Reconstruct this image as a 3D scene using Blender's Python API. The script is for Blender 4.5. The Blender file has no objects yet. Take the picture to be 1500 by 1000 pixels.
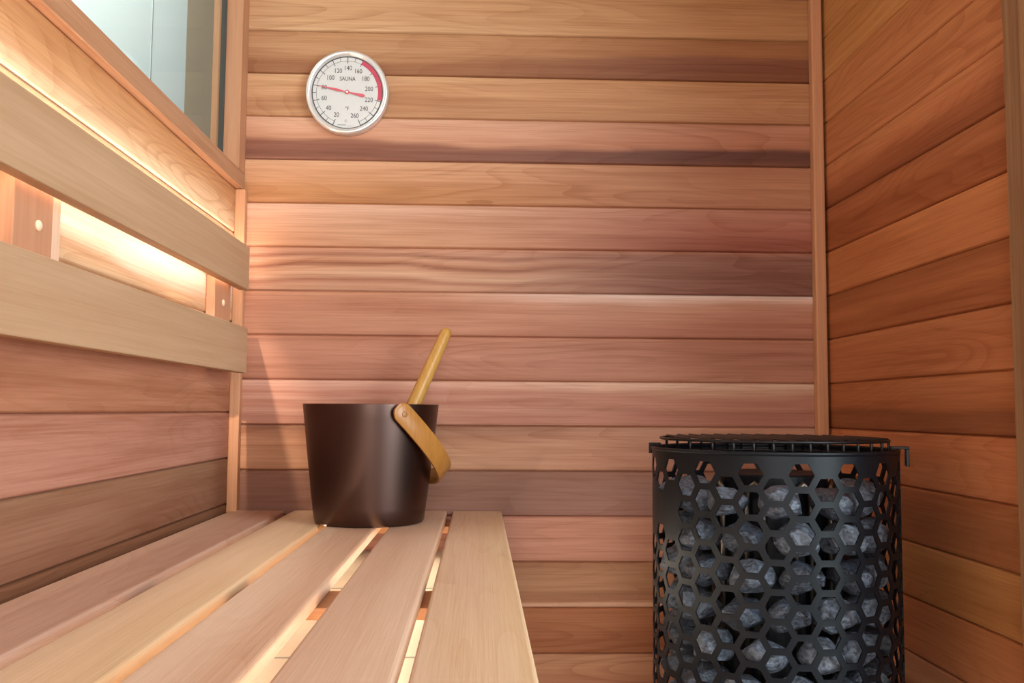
import bpy, bmesh, math, random
from mathutils import Vector, Matrix, noise as mnoise

S = bpy.context.scene
COL = S.collection
PI = math.pi
ZC = 1.05                                # height of the camera above the floor; heights below are given relative to it


def lin(r, g, b):
    f = lambda c: (c / 12.92 if c <= .04045 else ((c + .055) / 1.055) ** 2.4)
    return tuple(f(c / 255.) for c in (r, g, b))


# ------------------------------------------------------------------ camera
cam = bpy.data.cameras.new('camera')
cam.sensor_fit = 'HORIZONTAL'
cam.sensor_width = 36
cam.lens = 1360 / 1500 * 36
cam.clip_start = .01
co = bpy.data.objects.new('camera', cam)
COL.objects.link(co)
yaw, pit, roll = .0345, .074, .0069
fw = Vector((math.sin(yaw) * math.cos(pit), math.cos(yaw) * math.cos(pit), math.sin(pit)))
rt = Vector((math.cos(yaw), -math.sin(yaw), 0))
up = rt.cross(fw)
rt, up = rt * math.cos(roll) + up * math.sin(roll), up * math.cos(roll) - rt * math.sin(roll)
m = Matrix.Identity(4)
for i in range(3):
    m[i][0], m[i][1], m[i][2] = rt[i], up[i], -fw[i]
m.translation = (0, -1.67, ZC)
co.matrix_world = m
S.camera = co

# ------------------------------------------------------------------ world, lights, exposure
w = bpy.data.worlds.new('world')
S.world = w
w.use_nodes = True
w.node_tree.nodes['Background'].inputs[0].default_value = (.80, .88, 1, 1)
w.node_tree.nodes['Background'].inputs[1].default_value = .30
S.view_settings.view_transform = 'Standard'
S.view_settings.look = 'None'
S.view_settings.gamma = 1
S.view_settings.exposure = -.05


def area(name, loc, look, sx, sy, power, colour):
    l = bpy.data.lights.new(name, 'AREA')
    l.shape = 'RECTANGLE'
    l.size, l.size_y = sx, sy
    l.energy = power
    l.color = colour
    o = bpy.data.objects.new(name, l)
    o.location = loc
    o.rotation_euler = (Vector(look) - Vector(loc)).to_track_quat('-Z', 'Y').to_euler()
    COL.objects.link(o)
    return o


# daylight through the glazed door and the front glazing, and the lamp of the room beyond the window
area('daylight_door', (1.25, -1.70, ZC + .40), (.0, -.75, ZC - .1), 1.0, 1.7, 70, (.84, .93, 1))
area('daylight_front', (.15, -2.6, ZC + .35), (.05, 0, ZC - .05), 1.0, 1.3, 32, (1, .98, .95))
area('room_lamp', (-.72, .2, ZC + 1.9), (-.95, .7, ZC + .6), .3, 1.6, 80, (.93, .98, 1))
sp = bpy.data.lights.new('diagonal_shadow_spot', 'SPOT')          # added spot inside the backrest gap, casting the diagonal shadow on the back wall
sp.energy = 9
sp.color = (1, .86, .66)
sp.spot_size = math.radians(44)
sp.spot_blend = .8
sp.shadow_soft_size = .003
so_ = bpy.data.objects.new('diagonal_shadow_spot', sp)
so_.location = (-.4215, -.45, ZC + .2150)
so_.rotation_euler = Vector((.095, .45, -.225)).to_track_quat('-Z', 'Y').to_euler()
COL.objects.link(so_)
LED_BACK = 17
LED_BENCH = 16
LED_COLOUR = (1, .92, .78)


# ------------------------------------------------------------------ helpers
def link(nt, a, b):
    nt.links.new(a, b)


def new_mat(name):
    mt = bpy.data.materials.new(name)
    mt.use_nodes = True
    nt = mt.node_tree
    return mt, nt, nt.nodes['Principled BSDF']


def plain(name, col, rough=.5, metal=0., spec=.5, noise=0., nscale=40, bump=0., coat=0.):
    mt, nt, b = new_mat(name)
    b.inputs['Base Color'].default_value = (*col, 1)
    b.inputs['Roughness'].default_value = rough
    b.inputs['Metallic'].default_value = metal
    b.inputs['Specular IOR Level'].default_value = spec
    b.inputs['Coat Weight'].default_value = coat
    if noise or bump:
        tc = nt.nodes.new('ShaderNodeTexCoord')
        n = nt.nodes.new('ShaderNodeTexNoise')
        n.inputs['Scale'].default_value = nscale
        n.inputs['Detail'].default_value = 6
        link(nt, tc.outputs['Object'], n.inputs['Vector'])
        if noise:
            r = nt.nodes.new('ShaderNodeValToRGB')
            r.color_ramp.elements[0].position = .3
            r.color_ramp.elements[1].position = .7
            r.color_ramp.elements[0].color = (*[c * (1 - noise) for c in col], 1)
            r.color_ramp.elements[1].color = (*[min(1, c * (1 + noise)) for c in col], 1)
            link(nt, n.outputs['Fac'], r.inputs['Fac'])
            link(nt, r.outputs['Color'], b.inputs['Base Color'])
        if bump:
            bp = nt.nodes.new('ShaderNodeBump')
            bp.inputs['Strength'].default_value = bump
            bp.inputs['Distance'].default_value = .002
            link(nt, n.outputs['Fac'], bp.inputs['Height'])
            link(nt, bp.outputs['Normal'], b.inputs['Normal'])
    return mt


def wood(name, col=None, along='X', dark=(.70, .58, .50), streak=.55, fibre=.35, ring=.35, rough=.55, ring_scale=26, spec=.25):
    """Sawn timber: broad streaks, growth-ring lines and fine fibres, all along one axis.
    col None reads the board's own colour from the mesh attribute 'tint'."""
    mt, nt, b = new_mat(name)
    N = nt.nodes.new
    b.inputs['Roughness'].default_value = rough
    b.inputs['Specular IOR Level'].default_value = spec
    tc = N('ShaderNodeTexCoord')
    oi = N('ShaderNodeObjectInfo')
    at = N('ShaderNodeAttribute')
    at.attribute_name = 'seed'
    ad = N('ShaderNodeMath')
    link(nt, oi.outputs['Random'], ad.inputs[0])
    link(nt, at.outputs['Fac'], ad.inputs[1])
    sc = N('ShaderNodeVectorMath')
    sc.operation = 'SCALE'
    sc.inputs[0].default_value = (37.3, 21.9, 29.1)
    link(nt, ad.outputs[0], sc.inputs['Scale'])
    av = N('ShaderNodeVectorMath')
    link(nt, tc.outputs['Object'], av.inputs[0])
    link(nt, sc.outputs[0], av.inputs[1])

    def mapped(al, ac):
        mp = N('ShaderNodeMapping')
        mp.inputs['Scale'].default_value = tuple(al if a == along else ac for a in 'XYZ')
        link(nt, av.outputs[0], mp.inputs['Vector'])
        return mp.outputs['Vector']

    def nz(vec, detail, rough=.55, dist=0.):
        n = N('ShaderNodeTexNoise')
        n.inputs['Scale'].default_value = 1
        n.inputs['Detail'].default_value = detail
        n.inputs['Roughness'].default_value = rough
        n.inputs['Distortion'].default_value = dist
        link(nt, vec, n.inputs['Vector'])
        return n.outputs['Fac']

    def rng(v, a, c):
        r = N('ShaderNodeMapRange')
        r.inputs['From Min'].default_value = a
        r.inputs['From Max'].default_value = c
        link(nt, v, r.inputs['Value'])
        return r.outputs['Result']

    def mul(v, k):
        q = N('ShaderNodeMath')
        q.operation = 'MULTIPLY'
        link(nt, v, q.inputs[0])
        q.inputs[1].default_value = k
        return q.outputs[0]

    def add(x, y):
        q = N('ShaderNodeMath')
        link(nt, x, q.inputs[0])
        link(nt, y, q.inputs[1])
        return q.outputs[0]
    broad = rng(nz(mapped(1.3, 16), 4, .6, .4), .35, .72)
    mid = rng(nz(mapped(2.0, 85), 4, .6, .3), .46, .74)
    fib = rng(nz(mapped(6, 420), 3, .6), .38, .68)
    # growth rings: a slowly warped field, contoured into thin lines
    warp = nz(mapped(1.1, 7), 2, .5)
    ml = mul(warp, ring_scale)
    fr = N('ShaderNodeMath')
    fr.operation = 'FRACT'
    link(nt, ml, fr.inputs[0])
    rg = rng(fr.outputs[0], .55, 1.0)
    rmask = rng(nz(mapped(.9, 6), 2), .42, .62)
    rm = N('ShaderNodeMath')
    rm.operation = 'MULTIPLY'
    link(nt, rg, rm.inputs[0])
    link(nt, rmask, rm.inputs[1])
    tot = add(add(add(mul(broad, streak), mul(fib, fibre)), mul(rm.outputs[0], ring)), mul(mid, streak * .8))
    cl = N('ShaderNodeClamp')
    link(nt, tot, cl.inputs['Value'])
    mx = N('ShaderNodeMix')
    mx.data_type = 'RGBA'
    mx.inputs['A'].default_value = (1.04, 1.04, 1.04, 1)
    mx.inputs['B'].default_value = (*dark, 1)
    link(nt, cl.outputs[0], mx.inputs['Factor'])
    mm = N('ShaderNodeMix')
    mm.data_type = 'RGBA'
    mm.blend_type = 'MULTIPLY'
    mm.inputs['Factor'].default_value = 1
    if col is None:
        tn = N('ShaderNodeAttribute')
        tn.attribute_name = 'tint'
        link(nt, tn.outputs['Color'], mm.inputs['A'])
    else:
        mm.inputs['A'].default_value = (*col, 1)
    link(nt, mx.outputs['Result'], mm.inputs['B'])
    link(nt, mm.outputs['Result'], b.inputs['Base Color'])
    bp = N('ShaderNodeBump')
    bp.inputs['Strength'].default_value = .12
    bp.inputs['Distance'].default_value = .001
    link(nt, fib, bp.inputs['Height'])
    link(nt, bp.outputs['Normal'], b.inputs['Normal'])
    return mt


def emitter(name, col, strength):
    mt, nt, b = new_mat(name)
    b.inputs['Base Color'].default_value = (*col, 1)
    b.inputs['Emission Color'].default_value = (*col, 1)
    b.inputs['Emission Strength'].default_value = strength
    return mt


def glass(name, tint=(1, 1, 1), refl=.5):
    mt = bpy.data.materials.new(name)
    mt.use_nodes = True
    nt = mt.node_tree
    nt.nodes.remove(nt.nodes['Principled BSDF'])
    N = nt.nodes.new
    tr, gl, mx, fr = N('ShaderNodeBsdfTransparent'), N('ShaderNodeBsdfGlossy'), N('ShaderNodeMixShader'), N('ShaderNodeFresnel')
    tr.inputs[0].default_value = (*tint, 1)
    gl.inputs['Roughness'].default_value = .02
    fr.inputs['IOR'].default_value = 1.45
    q = N('ShaderNodeMath')
    q.operation = 'MULTIPLY'
    q.inputs[1].default_value = refl
    link(nt, fr.outputs[0], q.inputs[0])
    link(nt, q.outputs[0], mx.inputs[0])
    link(nt, tr.outputs[0], mx.inputs[1])
    link(nt, gl.outputs[0], mx.inputs[2])
    link(nt, mx.outputs[0], nt.nodes['Material Output'].inputs['Surface'])
    return mt


def obj(name, bm, mat, parent=None, loc=(0, 0, 0), smooth=False):
    me = bpy.data.meshes.new(name)
    bm.normal_update()
    bm.to_mesh(me)
    bm.free()
    me.materials.append(mat)
    if smooth:
        for p in me.polygons:
            p.use_smooth = True
    o = bpy.data.objects.new(name, me)
    COL.objects.link(o)
    o.location = loc
    o.parent = parent
    return o


def thing(name, label, cat, loc, group=None):
    o = bpy.data.objects.new(name, None)
    o.empty_display_size = .05
    COL.objects.link(o)
    o.location = loc
    return tag(o, label, cat, group)


def tag(o, label, cat, group=None):
    o['label'] = label
    o['category'] = cat
    if group:
        o['group'] = group
    return o


def struct(o):
    o['kind'] = 'structure'
    return o


def box(bm, x0, x1, y0, y1, z0, z1, bev=0., seg=2):
    r = bmesh.ops.create_cube(bm, size=1)
    vs = r['verts']
    for v in vs:
        v.co = Vector((x0 + (v.co.x + .5) * (x1 - x0), y0 + (v.co.y + .5) * (y1 - y0), z0 + (v.co.z + .5) * (z1 - z0)))
    if bev:
        es = list({e for v in vs for e in v.link_edges})
        bmesh.ops.bevel(bm, geom=es, offset=bev, segments=seg, profile=.5, affect='EDGES')
    return bm


def boxbm(*a, **k):
    return box(bmesh.new(), *a, **k)


def lathe(bm, prof, n=64, closed=False):
    """prof: (r, z) list revolved about Z."""
    rings = []
    for r, z in prof:
        if r < 1e-6:
            rings.append([bm.verts.new((0, 0, z))])
        else:
            rings.append([bm.verts.new((r * math.cos(2 * PI * i / n), r * math.sin(2 * PI * i / n), z)) for i in range(n)])
    pairs = list(zip(rings, rings[1:]))
    if closed:
        pairs.append((rings[-1], rings[0]))
    for a, b in pairs:
        for i in range(n):
            j = (i + 1) % n
            if len(a) == 1 and len(b) == 1:
                continue
            if len(a) == 1:
                bm.faces.new((a[0], b[i], b[j]))
            elif len(b) == 1:
                bm.faces.new((a[i], a[j], b[0]))
            else:
                bm.faces.new((a[i], a[j], b[j], b[i]))
    return bm


def tube(bm, pts, r, n=8, cap=True):
    pts = [Vector(p) for p in pts]
    rs = r if isinstance(r, (list, tuple)) else [r] * len(pts)
    rings = []
    ref = None
    for i, p in enumerate(pts):
        t = (pts[min(i + 1, len(pts) - 1)] - pts[max(i - 1, 0)]).normalized()
        if ref is None:
            ref = t.orthogonal().normalized()
        ref = (ref - t * ref.dot(t)).normalized()
        q = t.cross(ref)
        rings.append([bm.verts.new(p + rs[i] * (ref * math.cos(2 * PI * k / n) + q * math.sin(2 * PI * k / n))) for k in range(n)])
    for a, b in zip(rings, rings[1:]):
        for k in range(n):
            bm.faces.new((a[k], a[(k + 1) % n], b[(k + 1) % n], b[k]))
    if cap:
        bm.faces.new(rings[0][::-1])
        bm.faces.new(rings[-1])
    return bm


# ------------------------------------------------------------------ materials
M_WALL_X = wood('cedar_planks_x', None, 'X', streak=.55, fibre=.40, ring=.42)
M_WALL_Y = wood('cedar_planks_y', None, 'Y', streak=.55, fibre=.40, ring=.42)
M_TRIM = wood('cedar_trim', lin(206, 150, 112), 'Z', streak=.4, fibre=.3, ring=.1)
M_POST = wood('brown_post', lin(160, 124, 92), 'Z', streak=.7, fibre=.5, ring=.3)
M_FRAME_Y = wood('window_frame_wood', lin(190, 142, 108), 'Y', streak=.5, fibre=.3, ring=.1)
M_FRAME_Z = wood('window_jamb_wood', lin(190, 138, 104), 'Z', streak=.5, fibre=.3, ring=.1)
M_SLAT = wood('bench_slat_wood', None, 'Y', dark=(.84, .74, .64), streak=.45, fibre=.25, ring=.35, ring_scale=22, rough=.5)
M_CROSS = wood('bench_rail_wood', lin(196, 140, 100), 'X', streak=.4, fibre=.3, ring=.2)
M_BOARD = wood('backrest_board_wood', lin(188, 152, 120), 'Y', dark=(.82, .74, .66), streak=.5, fibre=.3, ring=.2, rough=.5)
M_BLOCK = wood('backrest_block_wood', lin(196, 142, 110), 'Z', dark=(.82, .74, .66), streak=.5, fibre=.3, ring=.1)
M_BLOCK_PALE = wood('backrest_strip_wood', lin(226, 186, 158), 'Z', dark=(.86, .8, .74), streak=.4, fibre=.3, ring=.1)
M_PLUG = plain('wood_plug', lin(240, 206, 172), .45)
M_BAMBOO = wood('bamboo', lin(200, 150, 76), 'Z', dark=(.74, .62, .46), streak=.5, fibre=.4, ring=.0, rough=.35, spec=.45)
M_BAMBOO_DARK = wood('bamboo_handle', lin(176, 122, 60), 'Z', dark=(.72, .6, .46), streak=.5, fibre=.3, ring=.0, rough=.32, spec=.5)
M_BUCKET = plain('brown_anodised_metal', lin(92, 72, 66), .36, 1.0)
M_BUCKET_IN = plain('bucket_liner', lin(70, 54, 48), .5, .6)
M_RIVET = plain('rivet', lin(150, 98, 50), .4)
M_BLACK = plain('black_enamel', lin(9, 12, 18), .44, 0, .25)
M_WIRE = plain('black_wire', lin(26, 24, 26), .4, .5)
M_ELEM = plain('heating_element_steel', lin(120, 112, 104), .35, 1.0)
M_STONE = plain('sauna_stone_a', lin(92, 98, 110), .5, 0, .6, .8, 5, 1.)
M_STONE2 = plain('sauna_stone_b', lin(66, 71, 82), .45, 0, .6, .8, 7, 1.)
M_CHROME = plain('polished_steel', lin(244, 243, 242), .3, .7)
M_DIAL = plain('dial_face_silver', lin(216, 214, 212), .42, .25)
M_INK = plain('dial_ink', lin(70, 66, 70), .6)
M_INKG = plain('dial_ink_grey', lin(140, 136, 138), .6)
M_RED = plain('dial_red', lin(190, 66, 88), .5)
M_NEEDLE = plain('needle_red', lin(206, 92, 104), .5)
M_PANEL = plain('pale_panel', lin(196, 192, 180), .5, noise=.08, nscale=9)
M_FLOOR = plain('floor_tile', lin(170, 164, 154), .5, noise=.08, nscale=6)
M_OUT = plain('white_wall_paint', lin(222, 232, 226), .6)
M_OUT_TAN = plain('tan_wall_tone', lin(176, 158, 130), .6)
M_OUT_LINE = plain('panel_joint', lin(130, 140, 136), .6)
M_LED = emitter('led_diffuser', LED_COLOUR, LED_BACK)
M_LED_UP = emitter('led_diffuser_upper', LED_COLOUR, 27)
M_LED_LOW = emitter('led_diffuser_low', LED_COLOUR, 34)
M_LED_B = emitter('led_diffuser_bench', (1, .88, .68), LED_BENCH)
M_GLASS = glass('window_glass', (.97, 1, .985), .12)
M_RAIL = plain('aluminium_profile', lin(200, 200, 200), .4, .8)
M_SEAL = plain('dark_seal', lin(60, 56, 50), .6)

# ------------------------------------------------------------------ plank walls
rnd = random.Random(5)


def prof_col(stops, v):
    if v <= stops[0][0]:
        return stops[0][1]
    for (a, ca), (b, cb) in zip(stops, stops[1:]):
        if v <= b:
            t = (v - a) / max(b - a, 1e-6)
            return tuple(x + (y - x) * t for x, y in zip(ca, cb))
    return stops[-1][1]


def stops(*a):
    return [(v, lin(*c)) for v, c in a]


PAL = [(206, 146, 108), (198, 138, 98), (214, 156, 116), (188, 126, 92), (204, 150, 112), (196, 134, 104)]


def generic(dim=1.):
    c = rnd.choice(PAL)
    d = rnd.uniform(.72, .9)
    e = rnd.choice(PAL)
    f = lambda q, k: tuple(int(x * k * dim) for x in q)
    a, b = sorted((rnd.uniform(.1, .5), rnd.uniform(.5, .9)))
    st = stops((0, f(c, 1)), (a, f(e, 1)), (b, f(c, rnd.uniform(.85, 1))), (1, f(c, d)))
    return st, st


def plank_wall(bm, org, U, N, L, planks, nu=36, colseed=0, wash=(.98, 1.12, 1.31)):
    """Tongue-and-groove boards: org at camera height 0, boards given as (z0, z1, left stops, right stops)."""
    lay = bm.verts.layers.float_vector.get('tint') or bm.verts.layers.float_vector.new('tint')
    sl = bm.verts.layers.float.get('seed') or bm.verts.layers.float.new('seed')
    U, N = Vector(U), Vector(N)
    for k, (z0, z1, sa, sb) in enumerate(planks):
        h = z1 - z0
        rows = [(0, -.005), (.0007, -.0035), (.0022, -.0004), (.0034, 0)]
        ni = 20
        rows += [(.0034 + (h - .0068) * i / ni, 0) for i in range(1, ni)]
        rows += [(h - .0034, 0), (h - .0022, -.0004), (h - .0007, -.0035), (h, -.005)]
        sd = rnd.random()
        grid = []
        for i in range(nu + 1):
            u = i / nu
            us = min(max((u - .25) / .6, 0), 1)
            us = us * us * (3 - 2 * us)
            wob = .16 * (mnoise.noise(Vector((u * L * 3.2, k * 7.7 + colseed, 1.3)))) + .05 * mnoise.noise(Vector((u * L * 11, k * 3.1, 9.2)))
            col = []
            for dz, dn in rows:
                v = 1 - dz / h
                vv = v + wob * math.sin(PI * min(max(v, 0), 1)) * 1.2
                ca, cb = prof_col(sa, vv), prof_col(sb, vv)
                vert = bm.verts.new(Vector(org) + U * (u * L) + N * dn + Vector((0, 0, z0 + dz)))
                vert[lay] = tuple((x + (y - x) * us) * q for x, y, q in zip(ca, cb, wash))
                vert[sl] = sd
                col.append(vert)
            grid.append(col)
        for a, b in zip(grid, grid[1:]):
            for j in range(len(rows) - 1):
                bm.faces.new((a[j], b[j], b[j + 1], a[j + 1]))


def backing(bm, x0, x1, y0, y1, z0, z1):
    lay = bm.verts.layers.float_vector['tint']
    n0 = set(bm.verts)
    box(bm, x0, x1, y0, y1, z0, z1)
    for v in bm.verts:
        if v not in n0:
            v[lay] = lin(150, 95, 60)


# back wall boards from the top down: left end and right end, v runs from the top edge to the bottom edge
B = {}
B[0] = (stops((0, (212, 160, 112)), (.5, (206, 150, 104)), (1, (210, 158, 112))), stops((0, (196, 138, 88)), (1, (200, 142, 92))))
B[1] = (stops((0, (190, 132, 88)), (.35, (196, 140, 96)), (.6, (182, 126, 84)), (.72, (160, 102, 66)), (1, (162, 106, 70))),
        stops((0, (172, 112, 70)), (.5, (178, 116, 72)), (.62, (146, 90, 62)), (1, (140, 84, 54))))
B[2] = (stops((0, (214, 158, 112)), (.35, (208, 150, 104)), (.55, (188, 130, 88)), (1, (200, 144, 100))),
        stops((0, (200, 140, 92)), (.6, (204, 144, 98)), (1, (186, 126, 84))))
B[3] = (stops((0, (224, 166, 130)), (.5, (212, 150, 114)), (.6, (156, 100, 76)), (.9, (140, 88, 68)), (1, (160, 104, 80))),
        stops((0, (196, 134, 100)), (.58, (196, 128, 94)), (.68, (112, 70, 56)), (.95, (120, 74, 56)), (1, (150, 96, 70))))
B[4] = (stops((0, (214, 154, 112)), (.45, (208, 146, 102)), (.7, (190, 126, 78)), (1, (196, 132, 84))),
        stops((0, (188, 126, 90)), (.5, (196, 134, 96)), (1, (190, 126, 90))))
B[5] = (stops((0, (220, 164, 130)), (.5, (214, 156, 118)), (1, (208, 146, 106))),
        stops((0, (196, 132, 102)), (.35, (184, 114, 88)), (.7, (162, 90, 68)), (1, (166, 96, 72))))
B[6] = (stops((0, (206, 142, 108)), (.12, (206, 146, 112)), (.2, (160, 98, 70)), (.28, (212, 154, 116)), (.36, (196, 132, 96)), (.44, (152, 90, 62)), (.52, (208, 148, 110)), (.68, (218, 164, 126)), (.78, (172, 108, 78)), (.88, (206, 148, 112)), (1, (204, 146, 112))),
        stops((0, (196, 132, 104)), (.1, (156, 104, 84)), (.5, (146, 96, 76)), (1, (140, 90, 72))))
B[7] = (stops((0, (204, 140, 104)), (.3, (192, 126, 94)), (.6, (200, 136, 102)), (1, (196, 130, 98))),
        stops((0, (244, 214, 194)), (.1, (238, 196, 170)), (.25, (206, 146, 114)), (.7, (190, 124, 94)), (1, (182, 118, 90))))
B[8] = (stops((0, (192, 126, 94)), (.5, (194, 128, 98)), (1, (186, 120, 90))),
        stops((0, (188, 124, 94)), (.5, (182, 120, 92)), (1, (192, 130, 100))))
B[9] = (stops((0, (224, 164, 134)), (.15, (216, 152, 122)), (.3, (196, 126, 98)), (.42, (214, 150, 120)), (.55, (192, 122, 94)), (.7, (216, 154, 124)), (.85, (196, 130, 102)), (1, (204, 140, 110))),
        stops((0, (228, 184, 152)), (.2, (216, 164, 130)), (.4, (186, 122, 96)), (.55, (200, 140, 112)), (.7, (176, 112, 88)), (1, (188, 126, 100))))
B[10] = (stops((0, (164, 112, 84)), (.22, (188, 126, 90)), (.4, (208, 146, 106)), (1, (206, 146, 106))),
         stops((0, (200, 144, 112)), (.5, (194, 136, 106)), (1, (184, 124, 96))))
B[11] = (stops((0, (150, 100, 76)), (1, (150, 102, 80))),
         stops((0, (166, 114, 90)), (.4, (176, 128, 108)), (1, (168, 118, 100))))
B[12] = (stops((0, (206, 140, 112)), (1, (206, 142, 114))), stops((0, (210, 148, 118)), (1, (206, 142, 112))))
B[13] = (stops((0, (180, 126, 90)), (.6, (200, 146, 108)), (.72, (188, 132, 96)), (.86, (192, 134, 98)), (.91, (236, 184, 148)), (1, (236, 184, 148))),) * 2
B[14] = (stops((0, (186, 118, 78)), (.5, (190, 122, 82)), (1, (176, 108, 70))),) * 2
B[15] = (stops((0, (212, 152, 112)), (.4, (204, 138, 100)), (1, (200, 136, 102))),) * 2

XL, XR = -.44, .632
YF = -2.35                                # front end of the cabin
ZT, ZB = 1.08, -1.05
pl = []
ztop = .772                               # top edge of board 0
k = -6
while ztop - k * .08 > ZB:
    t = min(ztop - k * .08, ZT)
    b_ = max(t - .08 if t < ZT else ztop - (k + 1) * .08, ZB)
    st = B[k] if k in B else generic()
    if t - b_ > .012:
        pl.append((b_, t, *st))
    k += 1
bm = bmesh.new()
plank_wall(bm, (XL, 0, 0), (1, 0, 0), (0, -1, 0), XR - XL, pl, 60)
backing(bm, XL - .04, XR + .04, .006, .04, ZB, ZT)
struct(obj('wall_back', bm, M_WALL_X, None, (0, 0, ZC), True))

# right wall: its boards line up with the back wall's
R = {}
R[0] = (stops((0, (196, 138, 84)), (1, (200, 142, 88))),) * 2
R[1] = (stops((0, (198, 140, 84)), (1, (202, 142, 90))),) * 2
R[2] = (stops((0, (196, 130, 84)), (1, (198, 130, 86))),) * 2
R[3] = (stops((0, (196, 128, 84)), (1, (202, 132, 90))),) * 2
R[4] = (stops((0, (206, 138, 94)), (.4, (196, 124, 84)), (.7, (166, 98, 64)), (1, (150, 86, 54))),) * 2
R[5] = (stops((0, (170, 104, 66)), (.3, (178, 108, 70)), (.5, (158, 90, 54)), (1, (166, 96, 58))),) * 2
R[6] = (stops((0, (198, 126, 80)), (1, (196, 122, 78))),) * 2
R[7] = (stops((0, (160, 96, 58)), (.35, (168, 100, 62)), (.5, (178, 108, 66)), (.65, (162, 94, 56)), (1, (166, 98, 60))),) * 2
R[8] = (stops((0, (184, 114, 74)), (1, (188, 116, 76))),) * 2
R[9] = (stops((0, (190, 120, 78)), (.5, (170, 100, 62)), (.65, (140, 82, 50)), (1, (146, 84, 52))),) * 2
R[10] = (stops((0, (190, 116, 76)), (1, (192, 118, 78))),) * 2
R[11] = (stops((0, (172, 106, 68)), (.5, (152, 92, 58)), (1, (160, 96, 60))),) * 2
R[12] = (stops((0, (184, 124, 76)), (1, (180, 118, 70))),) * 2
R[13] = (stops((0, (184, 116, 74)), (1, (190, 120, 80))),) * 2
pl = []
k = -6
while ztop - k * .08 > ZB:
    t = min(ztop - k * .08, ZT)
    b_ = max(ztop - (k + 1) * .08, ZB)
    st = R[k] if k in R else generic()
    if t - b_ > .012:
        pl.append((b_, t, *st))
    k += 1
bm = bmesh.new()
plank_wall(bm, (XR, 0, 0), (0, -1, 0), (-1, 0, 0), .66, pl, 40, 50, (1.06, 1.12, 1.12))
backing(bm, XR + .006, XR + .04, -.66, 0, ZB, ZT)
struct(obj('wall_right', bm, M_WALL_Y, None, (0, 0, ZC), True))

# left wall below and around the window
WIN_Z0, WIN_Z1, WIN_Y0 = .395, .96, -1.5
Lw = {}
Lw[0] = (stops((0, (196, 132, 82)), (.45, (206, 146, 96)), (1, (228, 188, 148))),) * 2       # under the window frame; strip glow painted in, paler towards the backrest
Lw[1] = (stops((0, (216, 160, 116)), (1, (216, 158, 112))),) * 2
Lw[2] = (stops((0, (238, 210, 184)), (.6, (232, 198, 164)), (.8, (210, 156, 112)), (1, (224, 176, 130))),) * 2  # tint lightened for the strip glow seen between the two backrest boards
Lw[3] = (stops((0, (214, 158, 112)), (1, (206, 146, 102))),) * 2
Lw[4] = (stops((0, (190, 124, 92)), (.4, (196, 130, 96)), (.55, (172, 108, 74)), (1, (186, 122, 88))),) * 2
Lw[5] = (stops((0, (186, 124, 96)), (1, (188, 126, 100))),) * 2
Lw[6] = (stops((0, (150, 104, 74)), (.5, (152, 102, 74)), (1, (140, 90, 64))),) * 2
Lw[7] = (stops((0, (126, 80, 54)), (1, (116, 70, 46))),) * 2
pl, pl_up = [], []
k = 0
zt = .3935
pl.append((.3135, .3935, *Lw[0]))
while True:
    k += 1
    t, b_ = zt - k * .08, max(zt - (k + 1) * .08, ZB)
    if t < ZB + .012:
        break
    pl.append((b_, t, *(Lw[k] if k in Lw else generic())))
for t in (1.08, 1.04):
    pl_up.append((max(t - .08, WIN_Z1), t, *generic())) if t == 1.08 else None
bm = bmesh.new()
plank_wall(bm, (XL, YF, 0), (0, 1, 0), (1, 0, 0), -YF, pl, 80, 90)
plank_wall(bm, (XL, YF, 0), (0, 1, 0), (1, 0, 0), -YF, pl_up, 20, 91)
side = []
t = .3935
while t < WIN_Z1 - .01:
    side.append((t, min(t + .08, WIN_Z1), *generic()))
    t += .08
plank_wall(bm, (XL, YF, 0), (0, 1, 0), (1, 0, 0), WIN_Y0 - YF, side, 20, 92)
backing(bm, XL - .04, XL - .006, YF, 0, ZB, WIN_Z0)
backing(bm, XL - .04, XL - .006, YF, 0, WIN_Z1, ZT)
backing(bm, XL - .04, XL - .006, YF, WIN_Y0, WIN_Z0, WIN_Z1)
struct(obj('wall_left', bm, M_WALL_Y, None, (0, 0, ZC), True))

# front wall (behind the camera), ceiling, floor
pl = []
t = ZT
while t > ZB + .012:
    pl.append((max(t - .08, ZB), t, *generic()))
    t -= .08
bm = bmesh.new()
plank_wall(bm, (XR, YF, 0), (-1, 0, 0), (0, 1, 0), .30, pl, 10, 20)
plank_wall(bm, (XL + .22, YF, 0), (-1, 0, 0), (0, 1, 0), .22, pl, 10, 21)
plank_wall(bm, (XR - .30, YF, 0), (-1, 0, 0), (0, 1, 0), XR - XL - .52, [p for p in pl if p[0] > .94 or p[1] < -.62], 16, 22)
backing(bm, XR - .3, XR + .04, YF - .04, YF - .006, ZB, ZT)
backing(bm, XL - .04, XL + .22, YF - .04, YF - .006, ZB, ZT)
struct(obj('wall_front', bm, M_WALL_X, None, (0, 0, ZC), True))
bm = bmesh.new()
lay = bm.verts.layers.float_vector.new('tint')
sl = bm.verts.layers.float.new('seed')
for i in range(13):
    n0 = set(bm.verts)
    x0 = XL - .03 + i * .0875
    box(bm, x0, x0 + .0865, YF - .03, .03, ZT, ZT + .02, .002, 1)
    c = lin(*rnd.choice(((226, 200, 168), (220, 190, 156), (230, 206, 178))))
    s_ = rnd.random()
    for v in bm.verts:
        if v not in n0:
            v[lay] = c
            v[sl] = s_
n0 = set(bm.verts)
box(bm, XL - .04, XR + .07, YF - .04, .04, ZT + .021, ZT + .04)
for v in bm.verts:
    if v not in n0:
        v[lay] = lin(150, 95, 60)
struct(obj('ceiling', bm, M_WALL_Y, None, (0, 0, ZC)))
struct(obj('floor', boxbm(-1.2, 2.4, -3.2, 7, -.05, 0), M_FLOOR))

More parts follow.
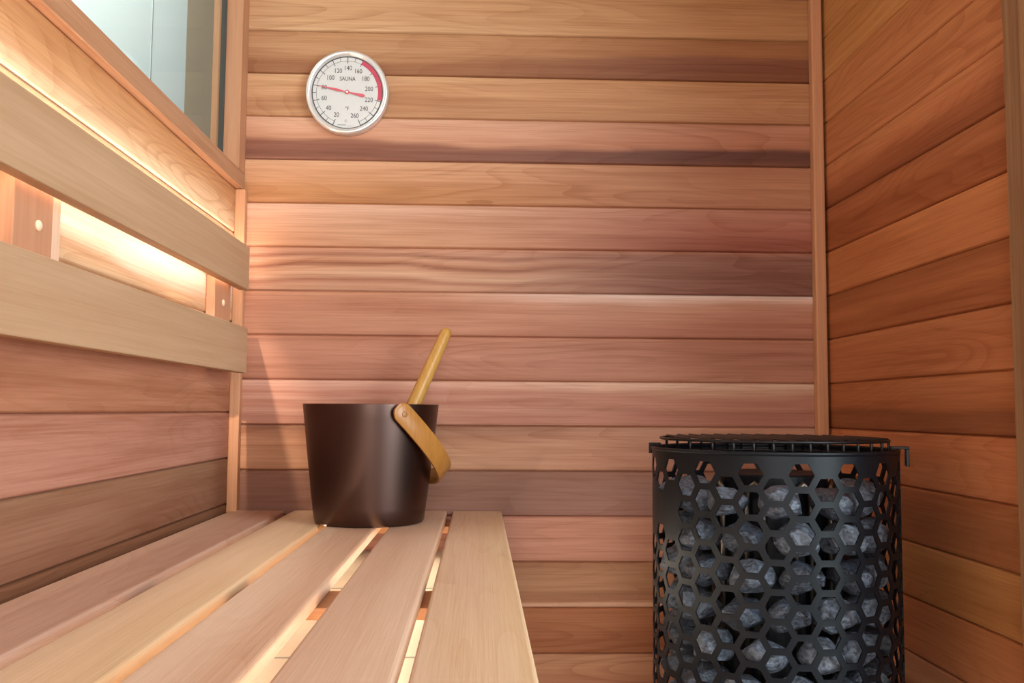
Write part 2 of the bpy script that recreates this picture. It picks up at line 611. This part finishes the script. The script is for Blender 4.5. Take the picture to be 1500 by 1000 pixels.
# corner trims and the post at the door side
struct(obj('trim_1', boxbm(XL, XL + .018, -.018, -.0005, ZB, .3915, .0015), M_TRIM, None, (0, 0, ZC)))
struct(obj('trim_2', boxbm(.607, .6275, -.02, -.0005, ZB, ZT, .003), M_TRIM, None, (0, 0, ZC)))
struct(obj('trim_3', boxbm(.614, XR + .03, -.6645, -.622, ZB, ZT, .0015), M_POST, None, (0, 0, ZC)))
struct(obj('trim_4', boxbm(.606, XR + .03, -.76, -.666, ZB, ZT, .002), M_POST, None, (0, 0, ZC)))

# door side: frame and glass leaf between the post and the front wall
d = boxbm(.60, .66, YF, -1.55, ZB, ZT, .002)
box(d, .60, .66, -1.55, -.76, .98, ZT, .002)
df = struct(obj('door_1', d, M_POST, None, (0, 0, ZC)))
obj('door_glass', boxbm(.63, .638, -1.545, -.765, ZB + .012, .978), M_GLASS, df)

# window: frame, pane, seal
f = bmesh.new()
FX = -.428
box(f, XL - .04, FX, WIN_Y0, -.001, .3925, .4225, .0012)
box(f, XL - .04, FX, WIN_Y0, -.001, .93, .962, .0012)
win = struct(obj('window_1', f, M_FRAME_Y, None, (0, 0, ZC)))
f = boxbm(XL - .04, FX, -.043, -.001, .4228, .9297, .0012)
obj('window_jamb', f, M_FRAME_Z, win)
obj('window_jamb', boxbm(XL - .04, FX, WIN_Y0, WIN_Y0 + .04, .4228, .9297, .0012), M_FRAME_Z, win)
obj('window_pane', boxbm(-.4625, -.4585, WIN_Y0 + .04, -.0432, .4228, .9297), M_GLASS, win)
s = bmesh.new()
box(s, -.4655, -.4565, -.0465, -.0431, .4228, .9297)
obj('window_seal', s, M_SEAL, win)

# the white panelled wall of the room beyond the window
XO = -.95
o = bmesh.new()
box(o, XO - .06, XO, -3.2, .956, ZB, 2.2)
box(o, XO - .06, XO, .956, 1.262, ZB, 2.2)
wo = struct(obj('wall_outside', o, M_OUT, None, (0, 0, ZC)))
obj('panel_joint', boxbm(XO - .03, XO + .002, .953, .959, ZB, 2.2), M_OUT_LINE, wo)
struct(obj('wall_beyond', boxbm(XO - .06, XO, 1.262, 7, ZB, 3.4, .002), M_OUT_TAN, None, (0, 0, ZC)))  # same wall plane continued in a tan tone

# ------------------------------------------------------------------ bench
ZS = -.1785                              # top of the slats
bench = thing('sauna_bench', 'pale wooden slatted sauna bench running along the left wall under the bucket', 'bench', (-.197, -.72, 0))
ox, oy = -.197, -.72


def bpart(name, bmx, mat):
    for v in bmx.verts:
        v.co += Vector((-ox, -oy, ZC))
    return obj(name, bmx, mat, bench)


SLATS = [((208, 172, 150), (200, 162, 144)), ((216, 182, 150), (212, 178, 142)), ((212, 180, 156), (202, 162, 136)), ((202, 164, 140), (214, 180, 156)), ((210, 176, 150), (214, 182, 148))]
SLAT_X = [(-.435, -.342), (-.327, -.2465), (-.2345, -.157), (-.137, -.0556), (-.0458, .0415)]
TH = .016
Y1, Y0 = -.003, -1.46
for i in range(5):
    x0, x1_ = SLAT_X[i]
    wd = x1_ - x0
    g = bmesh.new()
    lay = g.verts.layers.float_vector.new('tint')
    sl = g.verts.layers.float.new('seed')
    # rounded board profile swept along the length
    pr = []
    hw, th, r = wd / 2, TH, .0035
    for cx, cz, a0 in ((hw - r, -r, 0), (-hw + r, -r, 90), (-hw + r, -th + r, 180), (hw - r, -th + r, 270)):
        for q in range(4):
            a = math.radians(a0 + q * 30)
            pr.append((cx + r * math.cos(a), cz + r * math.sin(a)))
    ext = []
    for j in range(len(pr)):
        a, b = pr[j], pr[(j + 1) % len(pr)]
        ext.append(a)
        if abs(a[0] - b[0]) > .03:
            for q in range(1, 10):
                ext.append((a[0] + (b[0] - a[0]) * q / 10, a[1]))
    pr = ext
    ca, cb = lin(*SLATS[i][0]), lin(*SLATS[i][1])
    rings = []
    ny = 30
    for j in range(ny + 1):
        y = Y1 + (Y0 - Y1) * j / ny
        ring = []
        for (px, pz) in pr:
            v = g.verts.new((x0 + hw + px, y, ZS + pz))
            t = min(max(.5 + px / wd + .5 * mnoise.noise(Vector((px * 18 + i * 5, y * 2.2, i * 3.3))), 0), 1)
            t = t * t * (3 - 2 * t)
            v[lay] = tuple(p + (q - p) * t for p, q in zip(ca, cb))
            v[sl] = i * .173
            ring.append(v)
        rings.append(ring)
    n = len(pr)
    for a, b in zip(rings, rings[1:]):
        for q in range(n):
            g.faces.new((a[q], b[q], b[(q + 1) % n], a[(q + 1) % n]))
    g.faces.new(rings[0])
    g.faces.new(rings[-1][::-1])
    bpart('seat_slat', g, M_SLAT)
for yc in (-.0475, -.692, -1.36):
    bpart('crossmember', boxbm(-.434, .022, yc - .0445, yc + .0445, ZS - TH - .0122, ZS - TH - .0002, .0015), M_CROSS)
for yc in (-.0475, -1.36):
    bpart('leg', boxbm(-.003, .026, yc - .0445, yc + .0445, -1.05, ZS - TH - .0123, .002), M_BLOCK)
    bpart('leg', boxbm(-.434, -.393, yc - .0445, yc + .0445, -1.05, ZS - TH - .0123, .002), M_BLOCK)
p = boxbm(-.3925, -.0035, -1.30, -.004, ZS - .075, ZS - .068, .001)
pn = bpart('heating_panel', p, M_PANEL)
for y in (-.36, -.72, -.98):
    j = boxbm(-.3925, -.0035, y - .0015, y + .0015, ZS - .0685, ZS - .0675)
    for v in j.verts:
        v.co += Vector((-ox, -oy, ZC))
    obj('panel_seam', j, M_OUT_LINE, pn)
for xs_ in (-.106, -.262):
    bpart('light_strip', boxbm(xs_, xs_ + .008, -1.30, -.10, ZS - .040, ZS - .034, .0005), M_LED_B)
bpart('light_strip', boxbm(-.012, -.004, -1.30, -.10, ZS - .083, ZS - .0755, .0005), M_LED_LOW)

# ------------------------------------------------------------------ backrest
bk = thing('backrest', 'two board wooden backrest lit from behind on the left wall under the window', 'backrest', (XL, -.75, ZC + .05))


def kpart(name, bmx, mat, par=None):
    for v in bmx.verts:
        v.co -= Vector((XL, -.75, .05))
    return obj(name, bmx, mat, par or bk)


kpart('backrest_board', boxbm(-.4165, -.40, -1.46, -.062, .0605, .1385, .0015), M_BOARD)
kpart('backrest_board', boxbm(-.4165, -.40, -1.46, -.062, .2035, .2785, .0015), M_BOARD)
for ya, yb in ((-.821, -.744), (-.1765, -.0845), (-1.42, -1.34)):
    q = boxbm(XL + .0005, -.425, ya, yb, .068, .270, .001)
    box(q, -.426, -.4167, ya + .004, yb - .004, .226, .269)
    box(q, -.426, -.4167, ya + .004, yb - .004, .069, .132)
    ob = kpart('support_block', q, M_BLOCK)
    pg = bmesh.new()
    yc = (ya + yb) / 2 + (.008 if ya < -.5 else 0)
    mtx = Matrix.Translation(Vector((-.4243, yc, .1735))) @ Matrix.Rotation(PI / 2, 4, 'Y')
    bmesh.ops.create_uvsphere(pg, u_segments=16, v_segments=8, radius=.0055, matrix=mtx @ Matrix.Scale(.5, 4, (0, 0, 1)))
    kpart('screw_plug', pg, M_PLUG, ob)
kpart('spacer_strip', boxbm(XL + .0005, -.4255, -.7435, -.7257, .068, .270, .001), M_BLOCK_PALE)
ls = kpart('light_strip', boxbm(-.4247, -.4200, -1.44, -.100, .2176, .2225), M_RAIL)
kpart('diffuser', boxbm(-.4246, -.4201, -1.44, -.100, .2162, .2175), M_LED, ls)
kpart('light_strip', boxbm(-.4245, -.4170, -1.44, -.0195, .2715, .2775), M_LED_UP)

# ------------------------------------------------------------------ thermometer
TX, TZ = -.1484 * 1.65, .3470 * 1.65
th = thing('thermometer', 'round silver sauna thermometer dial with red needle on the back wall', 'thermometer', (TX, -.0005, ZC + TZ))
TR = .0745


def tpart(name, bmx, mat, par=None, smooth=False):
    # authored facing +Z in a unit-less dial plane, turned to face the room
    for v in bmx.verts:
        v.co = Vector((v.co.x, -v.co.z, v.co.y * 1.045))
    return obj(name, bmx, mat, par or th, (0, 0, 0), smooth)


g = bmesh.new()
lathe(g, [(TR - .004, 0), (TR, .002), (TR, .016), (TR - .0015, .0195), (TR - .004, .021), (TR - .0075, .0195), (TR - .0095, .0165), (TR - .0105, .0145), (TR - .0105, .004), (.0, .004)], 96)
tpart('bezel', g, M_CHROME, None, True)
g = bmesh.new()
lathe(g, [(TR - .0104, .0135), (TR - .0104, .0145), (TR - .0117, .0145), (TR - .0117, .0135)], 96, True)
tpart('shadow_ring', g, M_INK)
g = bmesh.new()
lathe(g, [(0, .0142), (TR - .0107, .0142), (TR - .0107, .013), (0, .013)], 96)
face = tpart('dial_face', g, M_DIAL, None)
ZD = .0144


def arc(bmx, r0, r1, a0, a1, z, n=40, dz=.0002):
    lo, hi = [], []
    for i in range(n + 1):
        a = math.radians(90 - (a0 + (a1 - a0) * i / n))
        lo.append(bmx.verts.new((r0 * math.cos(a), r0 * math.sin(a), z)))
        hi.append(bmx.verts.new((r1 * math.cos(a), r1 * math.sin(a), z)))
    for i in range(n):
        bmx.faces.new((lo[i], lo[i + 1], hi[i + 1], hi[i]))


ST = 313.4 / 12
g = bmesh.new()
arc(g, .0622, .0629, -156.7, 156.7, ZD, 120)
arc(g, .0555, .0561, -156.7, 156.7, ZD, 120)
for i in range(25):
    a = -156.7 + i * ST / 2
    r0 = .0515 if i % 2 == 0 else .0557
    hw_ = .60 if i % 2 == 0 else .42
    arc(g, r0, .0627, a - hw_, a + hw_, ZD + .00005, 1)
tpart('scale_marks', g, M_INK, face)
g = bmesh.new()
arc(g, .0557, .0630, 26.1, 103, ZD + .0001, 60)
tpart('red_zone', g, M_RED, face)


def text(name, s, size, x, y, mat, z=.0146):
    cu = bpy.data.curves.new(name, 'FONT')
    cu.body = s
    cu.size = size
    cu.align_x = 'CENTER'
    cu.align_y = 'CENTER'
    cu.resolution_u = 3
    tmp = bpy.data.objects.new('tmp', cu)
    COL.objects.link(tmp)
    dg = bpy.context.evaluated_depsgraph_get()
    me = bpy.data.meshes.new_from_object(tmp.evaluated_get(dg))
    bpy.data.objects.remove(tmp)
    g = bmesh.new()
    g.from_mesh(me)
    bpy.data.meshes.remove(me)
    for v in g.verts:
        v.co = Vector((v.co.x * .86 + x, v.co.y + y, z))
    return tpart(name, g, mat, face)


NUMS = ((20, -.25, -.56), (40, -.444, -.397), (60, -.556, -.153), (80, -.56, .115), (100, -.416, .356), (120, -.233, .53), (140, .005, .603),
        (160, .255, .53), (180, .438, .342), (200, .526, .093), (220, .526, -.178), (240, .41, -.40), (260, .19, -.58))
for val, dx, dy in NUMS:
    text('numeral', str(val), .0116, dx * TR, dy * TR / 1.045, M_INK)
text('dial_lettering', 'SAUNA', .0102, 0, .0240, M_INK)
text('dial_lettering', '°F', .0098, 0, -.0290, M_INK)
g = bmesh.new()
arc(g, .0018, .0023, 0, 360, 0, 24)
box(g, -.0002, .0002, -.0028, .0024, -.00005, .00005)
for v in g.verts:
    v.co += Vector((-.0015, -.0505, .0146))
tpart('maker_emblem', g, M_INKG, face)
g = bmesh.new()
for i in range(12):
    box(g, -.0165 + i * .0013, -.0156 + i * .0013, -.0582, -.0567, .01455, .01465)
for i in range(9):
    box(g, .0003 + i * .0014, .0010 + i * .0014, -.0598, -.0588, .01455, .01465)
tpart('maker_lettering', g, M_INKG, face)
# needle: long tapered pointer to 80 and a broader counterweight opposite
g = bmesh.new()
ang = math.radians(180 - 11.6)
ux, uy = math.cos(ang), math.sin(ang)


def ndl(bmx, prof, z):
    rows = []
    for d_, h_ in prof:
        rows.append([bmx.verts.new((ux * d_ - uy * h_ * sx, uy * d_ + ux * h_ * sx, z + dz)) for sx, dz in ((1, .0005), (-1, .0005), (-1, 0), (1, 0))])
    for a_, b_ in zip(rows, rows[1:]):
        for q in range(4):
            bmx.faces.new((a_[q], a_[(q + 1) % 4], b_[(q + 1) % 4], b_[q]))
    bmx.faces.new(rows[0])
    bmx.faces.new(rows[-1])


ndl(g, [(.0545, .0002), (.036, .0011), (.018, .0022), (.003, .0006)], .0170)
ndl(g, [(-.003, .0006), (-.016, .0018), (-.029, .0028), (-.0335, .0004)], .0170)
bmesh.ops.recalc_face_normals(g, faces=g.faces[:])
tpart('needle', g, M_NEEDLE)
g = bmesh.new()
lathe(g, [(0, .0145), (.0028, .0145), (.0038, .0172), (.0034, .0182), (.0022, .0186), (0, .0186)], 24)
tpart('needle_hub', g, M_NEEDLE, None, True)
g = bmesh.new()
lathe(g, [(0, .0182), (.0021, .0187), (.0019, .0193), (0, .0194)], 20)
tpart('hub_cap', g, M_CHROME, None, True)

# ------------------------------------------------------------------ bucket
BX, BY = -.1735, -.167
HB = .0081 - ZS
bu = thing('sauna_bucket', 'dark brown metal sauna bucket with bent wooden handle on the bench', 'bucket', (BX, BY, ZC + ZS + .0002))
RB, RT = .0865, .1078
g = bmesh.new()
pr = [(0, .004), (.03, .004), (RB - .006, .0), (RB - .002, .0012), (RB, .004)]
for i in range(1, 9):
    q = i / 8
    pr.append((RB + (RT - RB) * (q ** .92), .004 + (HB - .005) * q))
pr += [(RT, HB), (RT - .0018, HB), (RT - .0025, HB - .001)]
for i in range(7, -1, -1):
    q = i / 8
    pr.append((RB - .0025 + (RT - RB) * (q ** .92), .008 + (HB - .009) * q))
pr += [(0, .008)]
lathe(g, pr, 128)
obj('body', g, M_BUCKET, bu, (0, 0, 0), True)
# handle: laminated strap, swung down to the right about the two pivots
phi = math.radians(32)
axis = Vector((math.sin(phi), -math.cos(phi), 0))
hor = Vector((math.cos(phi), math.sin(phi), 0))
theta = math.radians(44)
dirn = hor * math.cos(theta) - Vector((0, 0, 1)) * math.sin(theta)
nrm = axis.cross(dirn).normalized()
PZ = HB - .0155
HWD, HL, ST_T, ST_W = RT + .0035, .144, .0048, .0155
path = []
for i in range(6):
    path.append((1, -.017 + .017 * i / 6))
for i in range(49):
    t = PI * i / 48
    c = math.cos(t)
    e = abs(math.sin(t)) ** .82
    path.append(((1 if c >= 0 else -1) * abs(c) ** .62, e))
for i in range(1, 7):
    path.append((-1, -.017 * i / 6))
pts = []
for a, b in path:
    lng = b * HL if b >= 0 else b
    pts.append(Vector((0, 0, PZ)) + axis * (HWD * a) + dirn * lng)
g = bmesh.new()
rings = []
for i, p in enumerate(pts):
    tg = (pts[min(i + 1, len(pts) - 1)] - pts[max(i - 1, 0)]).normalized()
    out = tg.cross(nrm).normalized()
    if out.dot(p - Vector((0, 0, PZ)) + axis * 1e-6) < 0:
        out = -out
    wv = ST_W
    if i < 6:
        wv = ST_W * math.sqrt(max(.03, 1 - ((5.5 - i) / 6) ** 2))
    if i > len(pts) - 7:
        wv = ST_W * math.sqrt(max(.03, 1 - ((5.5 - (len(pts) - 1 - i)) / 6) ** 2))
    ring = []
    for sx, so in ((-1, .15), (-.93, 0), (.93, 0), (1, .15), (1, .85), (.93, 1), (-.93, 1), (-1, .85)):
        ring.append(g.verts.new(p + nrm * (wv * sx) + out * (ST_T * so)))
    rings.append(ring)
for a, b in zip(rings, rings[1:]):
    for q in range(8):
        g.faces.new((a[q], a[(q + 1) % 8], b[(q + 1) % 8], b[q]))
g.faces.new(rings[0])
g.faces.new(rings[-1])
bmesh.ops.recalc_face_normals(g, faces=g.faces[:])
hd = obj('handle', g, M_BAMBOO_DARK, bu, (0, 0, 0), True)
md = hd.modifiers.new('edge_split', 'EDGE_SPLIT')
md.split_angle = math.radians(50)
for sg in (1, -1):
    g = bmesh.new()
    q = axis.to_track_quat('Z', 'Y').to_matrix().to_4x4()
    for v in lathe(g, [(0, -.004), (.0045, -.004), (.0045, ST_T + .0006), (.0038, ST_T + .001), (0, ST_T + .001)], 20).verts:
        pass
    for v in g.verts:
        v.co = (axis * sg).to_track_quat('Z', 'Y').to_matrix() @ v.co + Vector((0, 0, PZ)) + axis * sg * HWD
    obj('pivot_rivet', g, M_RIVET, bu, (0, 0, 0), True)

# ------------------------------------------------------------------ ladle standing in the bucket
top = Vector((-.0562, -.088, .1365))
rim = Vector((-.1085, -.128, .0089))
dl = (rim - top).normalized()
low = rim + dl * .125
la = thing('sauna_ladle', 'wooden sauna ladle with round handle leaning in the dark bucket', 'ladle', (low.x, low.y, ZC + low.z))
g = bmesh.new()
a = top - low
L_ = a.length
pts = [a * t for t in (0, .1, .3, .5, .7, .85, .95, .985, 1)]
rs = [.0090, .0105, .0114, .0116, .0112, .0106, .0100, .0094, .0072]
tube(g, pts, rs, 20)
obj('handle', g, M_BAMBOO, la, (0, 0, 0), True)
g = bmesh.new()
cupr = [(0, -.022), (.018, -.021), (.029, -.012), (.033, .004), (.034, .014), (.032, .014), (.0305, .004), (.027, -.010), (.017, -.018), (0, -.019)]
lathe(g, cupr, 40)
for v in g.verts:
    v.co += Vector((-.020, -.012, -.008))
obj('cup', g, M_BAMBOO, la, (0, 0, 0), True)

# ------------------------------------------------------------------ stove
SX, SY, SR = .4028, -.397, .163
sv = thing('sauna_stove', 'black drum shaped sauna stove with hexagon pierced shell in the right corner', 'stove', (SX, SY, 0))
ZR = ZC - .049
NC = 34
Rh = 2 * PI * SR / NC / 1.5
pit_h = math.sqrt(3) * Rh
HOLE = .775
ZLOW = .18


def cyl(s, z, r=SR):
    a = s / SR                                    # 0 at the front, positive to the right
    return Vector((r * math.sin(a), -r * math.cos(a), z))


g = bmesh.new()
cache = {}


def vtx(s, z):
    s = s % (2 * PI * SR)
    if 2 * PI * SR - s < 1e-5:
        s = 0
    key = (round(s, 5), round(z, 5))
    if key not in cache:
        cache[key] = g.verts.new(cyl(s, z))
    return cache[key]


def quad(*vs):
    u = []
    for v in vs:
        if v not in u:
            u.append(v)
    if len(u) > 2:
        try:
            g.faces.new(u)
        except ValueError:
            pass


ZU = ZC - .0757                                   # centre of the top hole in the high columns
nrow = int((ZU - ZLOW) / pit_h)
cols = {}
for c in range(NC):
    s0 = (c + .5) * 1.5 * Rh
    deg = (((c + .5) * 360 / NC + 180) % 360) - 180
    high = c % 2 == 1
    z0 = ZU if high else ZU - pit_h / 2
    zz = [z0 - pit_h * r for r in range(nrow)]
    for z in zz:
        outer = [(s0 + Rh * math.cos(PI / 3 * q), z + Rh * math.sin(PI / 3 * q)) for q in range(6)]
        ov = [vtx(*p) for p in outer]
        solid = -103 < deg < -61 and ZC - .158 < z < ZC - .100
        if solid:
            quad(*ov)
            continue
        iv = [vtx(s0 + HOLE * Rh * math.cos(PI / 3 * q), z + HOLE * Rh * math.sin(PI / 3 * q)) for q in range(6)]
        for q in range(6):
            quad(ov[q], ov[(q + 1) % 6], iv[(q + 1) % 6], iv[q])
    hh = pit_h / 2
    zt_, zb_ = z0 + hh, zz[-1] - hh
    # strip from the top of the honeycomb to the rim, and from its foot to the floor ring
    xs = (s0 - Rh / 2, s0 + Rh / 2)
    z1_ = ZU + hh
    quad(vtx(xs[0], zt_), vtx(xs[1], zt_), vtx(xs[1], ZR), vtx(xs[0], ZR))
    quad(vtx(xs[1], zb_), vtx(xs[0], zb_), vtx(xs[0], .03), vtx(xs[1], .03))
    # slanted joins to the next column
    nz0 = ZU if not high else ZU - pit_h / 2
    nt, nb = nz0 + hh, nz0 - pit_h * (nrow - 1) - hh
    xa, xb = xs[1], xs[1] + Rh / 2
    quad(vtx(xa, zt_), vtx(xb, nt), vtx(xb, ZR), vtx(xa, ZR))
    quad(vtx(xb, nb), vtx(xa, zb_), vtx(xa, .03), vtx(xb, .03))
bmesh.ops.recalc_face_normals(g, faces=g.faces[:])
sh = obj('pierced_shell', g, M_BLACK, sv, (0, 0, 0), True)
md = sh.modifiers.new('thickness', 'SOLIDIFY')
md.thickness = .002
md.offset = -1
md = sh.modifiers.new('crisp_edges', 'EDGE_SPLIT')
md.split_angle = math.radians(35)
g = bmesh.new()
lathe(g, [(SR + .0008, ZR - .004), (SR + .0012, ZR), (SR - .0002, ZR + .0012), (SR - .003, ZR), (SR - .003, ZR - .004)], 96, True)
obj('rim', g, M_BLACK, sv, (0, 0, 0), True)
g = bmesh.new()
lathe(g, [(0, .0), (SR - .004, 0), (SR - .004, .028), (0, .028)], 64)
obj('base', g, M_BLACK, sv, (0, 0, 0), False)
g = bmesh.new()
lathe(g, [(0, ZC - .425), (SR - .006, ZC - .425), (SR - .006, ZC - .419), (0, ZC - .419)], 64)
obj('stone_tray', g, M_BLACK, sv)
for i in range(8):
    a = i * PI / 4 + .2
    g = bmesh.new()
    c_, s_ = math.cos(a), math.sin(a)
    T_ = lambda t, z: (.0790 * c_ - t * s_, .0790 * s_ + t * c_, z)
    tube(g, [T_(-.011, ZC - .418), T_(-.011, ZC - .115), T_(-.008, ZC - .100), T_(0, ZC - .093), T_(.008, ZC - .100), T_(.011, ZC - .115), T_(.011, ZC - .418)], .0042, 10)
    obj('heating_element', g, M_ELEM, sv, (0, 0, 0), True)
g = bmesh.new()
lathe(g, [(0, ZC - .418), (.073, ZC - .418), (.073, ZC - .084), (.071, ZC - .082), (0, ZC - .082)], 48)
obj('inner_core', g, M_BLACK, sv)
# wire guard on top: a ring carrying parallel wires with their ends bent down behind the rim
GT, GR = ZC - .0345, .1505
gr = obj('wire_guard', tube(bmesh.new(), [(GR * math.cos(2 * PI * i / 72), GR * math.sin(2 * PI * i / 72), GT - .0022) for i in range(73)], .0019, 8, False), M_WIRE, sv, (0, 0, 0), True)
for i in range(-7, 8):
    x = i * .0217
    if abs(x) > GR - .003:
        continue
    yy = math.sqrt(GR * GR - x * x)
    g = tube(bmesh.new(), [(x, -yy, ZR - .009), (x, -yy, GT - .006), (x, -yy + .0015, GT - .0015), (x, -yy + .006, GT), (x, yy - .006, GT), (x, yy - .0015, GT - .0015), (x, yy, GT - .006), (x, yy, ZR - .009)], .0019, 8)
    obj('guard_wire', g, M_WIRE, gr, (0, 0, 0), True)
g = bmesh.new()
tube(g, [(GR * math.cos(2 * PI * i / 72), GR * math.sin(2 * PI * i / 72), ZR - .009) for i in range(73)], .0019, 8, False)
obj('foot_ring', g, M_WIRE, gr, (0, 0, 0), True)
# hooks that hang over the rim at either side
for sg, ex, dr in ((1, .012, .021), (-1, .005, .010)):
    g = bmesh.new()
    box(g, *sorted((sg * (GR + .002), sg * (SR + ex))), -.008, .008, ZR + .0014, ZR + .0048, .0008)
    box(g, *sorted((sg * (SR + ex - .0045), sg * (SR + ex))), -.008, .008, ZR - dr, ZR + .0014, .0008)
    bmesh.ops.rotate(g, verts=g.verts[:], cent=(0, 0, 0), matrix=Matrix.Rotation(math.radians(-18), 3, 'Z'))
    obj('rim_hook', g, M_WIRE, sv)

# ------------------------------------------------------------------ stones inside the shell
rs_ = random.Random(11)
variants = []
for k in range(10):
    g = bmesh.new()
    bmesh.ops.create_icosphere(g, subdivisions=3, radius=1)
    planes = []
    for q in range(11):
        n_ = Vector((rs_.gauss(0, 1), rs_.gauss(0, 1), rs_.gauss(0, 1))).normalized()
        planes.append((n_, rs_.uniform(.62, .88)))
    off = Vector((k * 5.1, k * 2.3, k * 7.9))
    for v in g.verts:
        p = v.co.copy()
        for n_, d_ in planes:
            t = p.dot(n_)
            if t > d_:
                p -= n_ * (t - d_) * .92
        p *= 1 + .06 * mnoise.noise(p * 2.3 + off) + .03 * mnoise.noise(p * 7 + off)
        v.co = p
    me = bpy.data.meshes.new('sauna_stone')
    g.normal_update()
    g.to_mesh(me)
    g.free()
    me.materials.append(M_STONE if k % 3 else M_STONE2)
    variants.append(me)


def stone(x, y, z, sx, sy, sz, rz):
    o = bpy.data.objects.new('sauna_stone', rs_.choice(variants))
    COL.objects.link(o)
    o.location = (SX + x, SY + y, ZC + z)
    o.scale = (sx, sy, sz)
    o.rotation_euler = (rs_.uniform(-.05, .05), rs_.uniform(-.05, .05), rz)
    tag(o, 'grey angular sauna stone inside the black pierced stove drum', 'stone', 'sauna stones packed inside the stove')


for lv in range(7):
    z = -.112 - lv * .0465
    n = 12
    ph = rs_.uniform(0, 2 * PI)
    for i in range(n):
        a = ph + 2 * PI * i / n + rs_.uniform(-.05, .05)
        r = .1215 + rs_.uniform(-.0015, .0015)
        stone(r * math.cos(a), r * math.sin(a), z + rs_.uniform(-.0005, .0005), rs_.uniform(.0315, .0345), rs_.uniform(.0280, .0305), rs_.uniform(.0215, .0228), a)
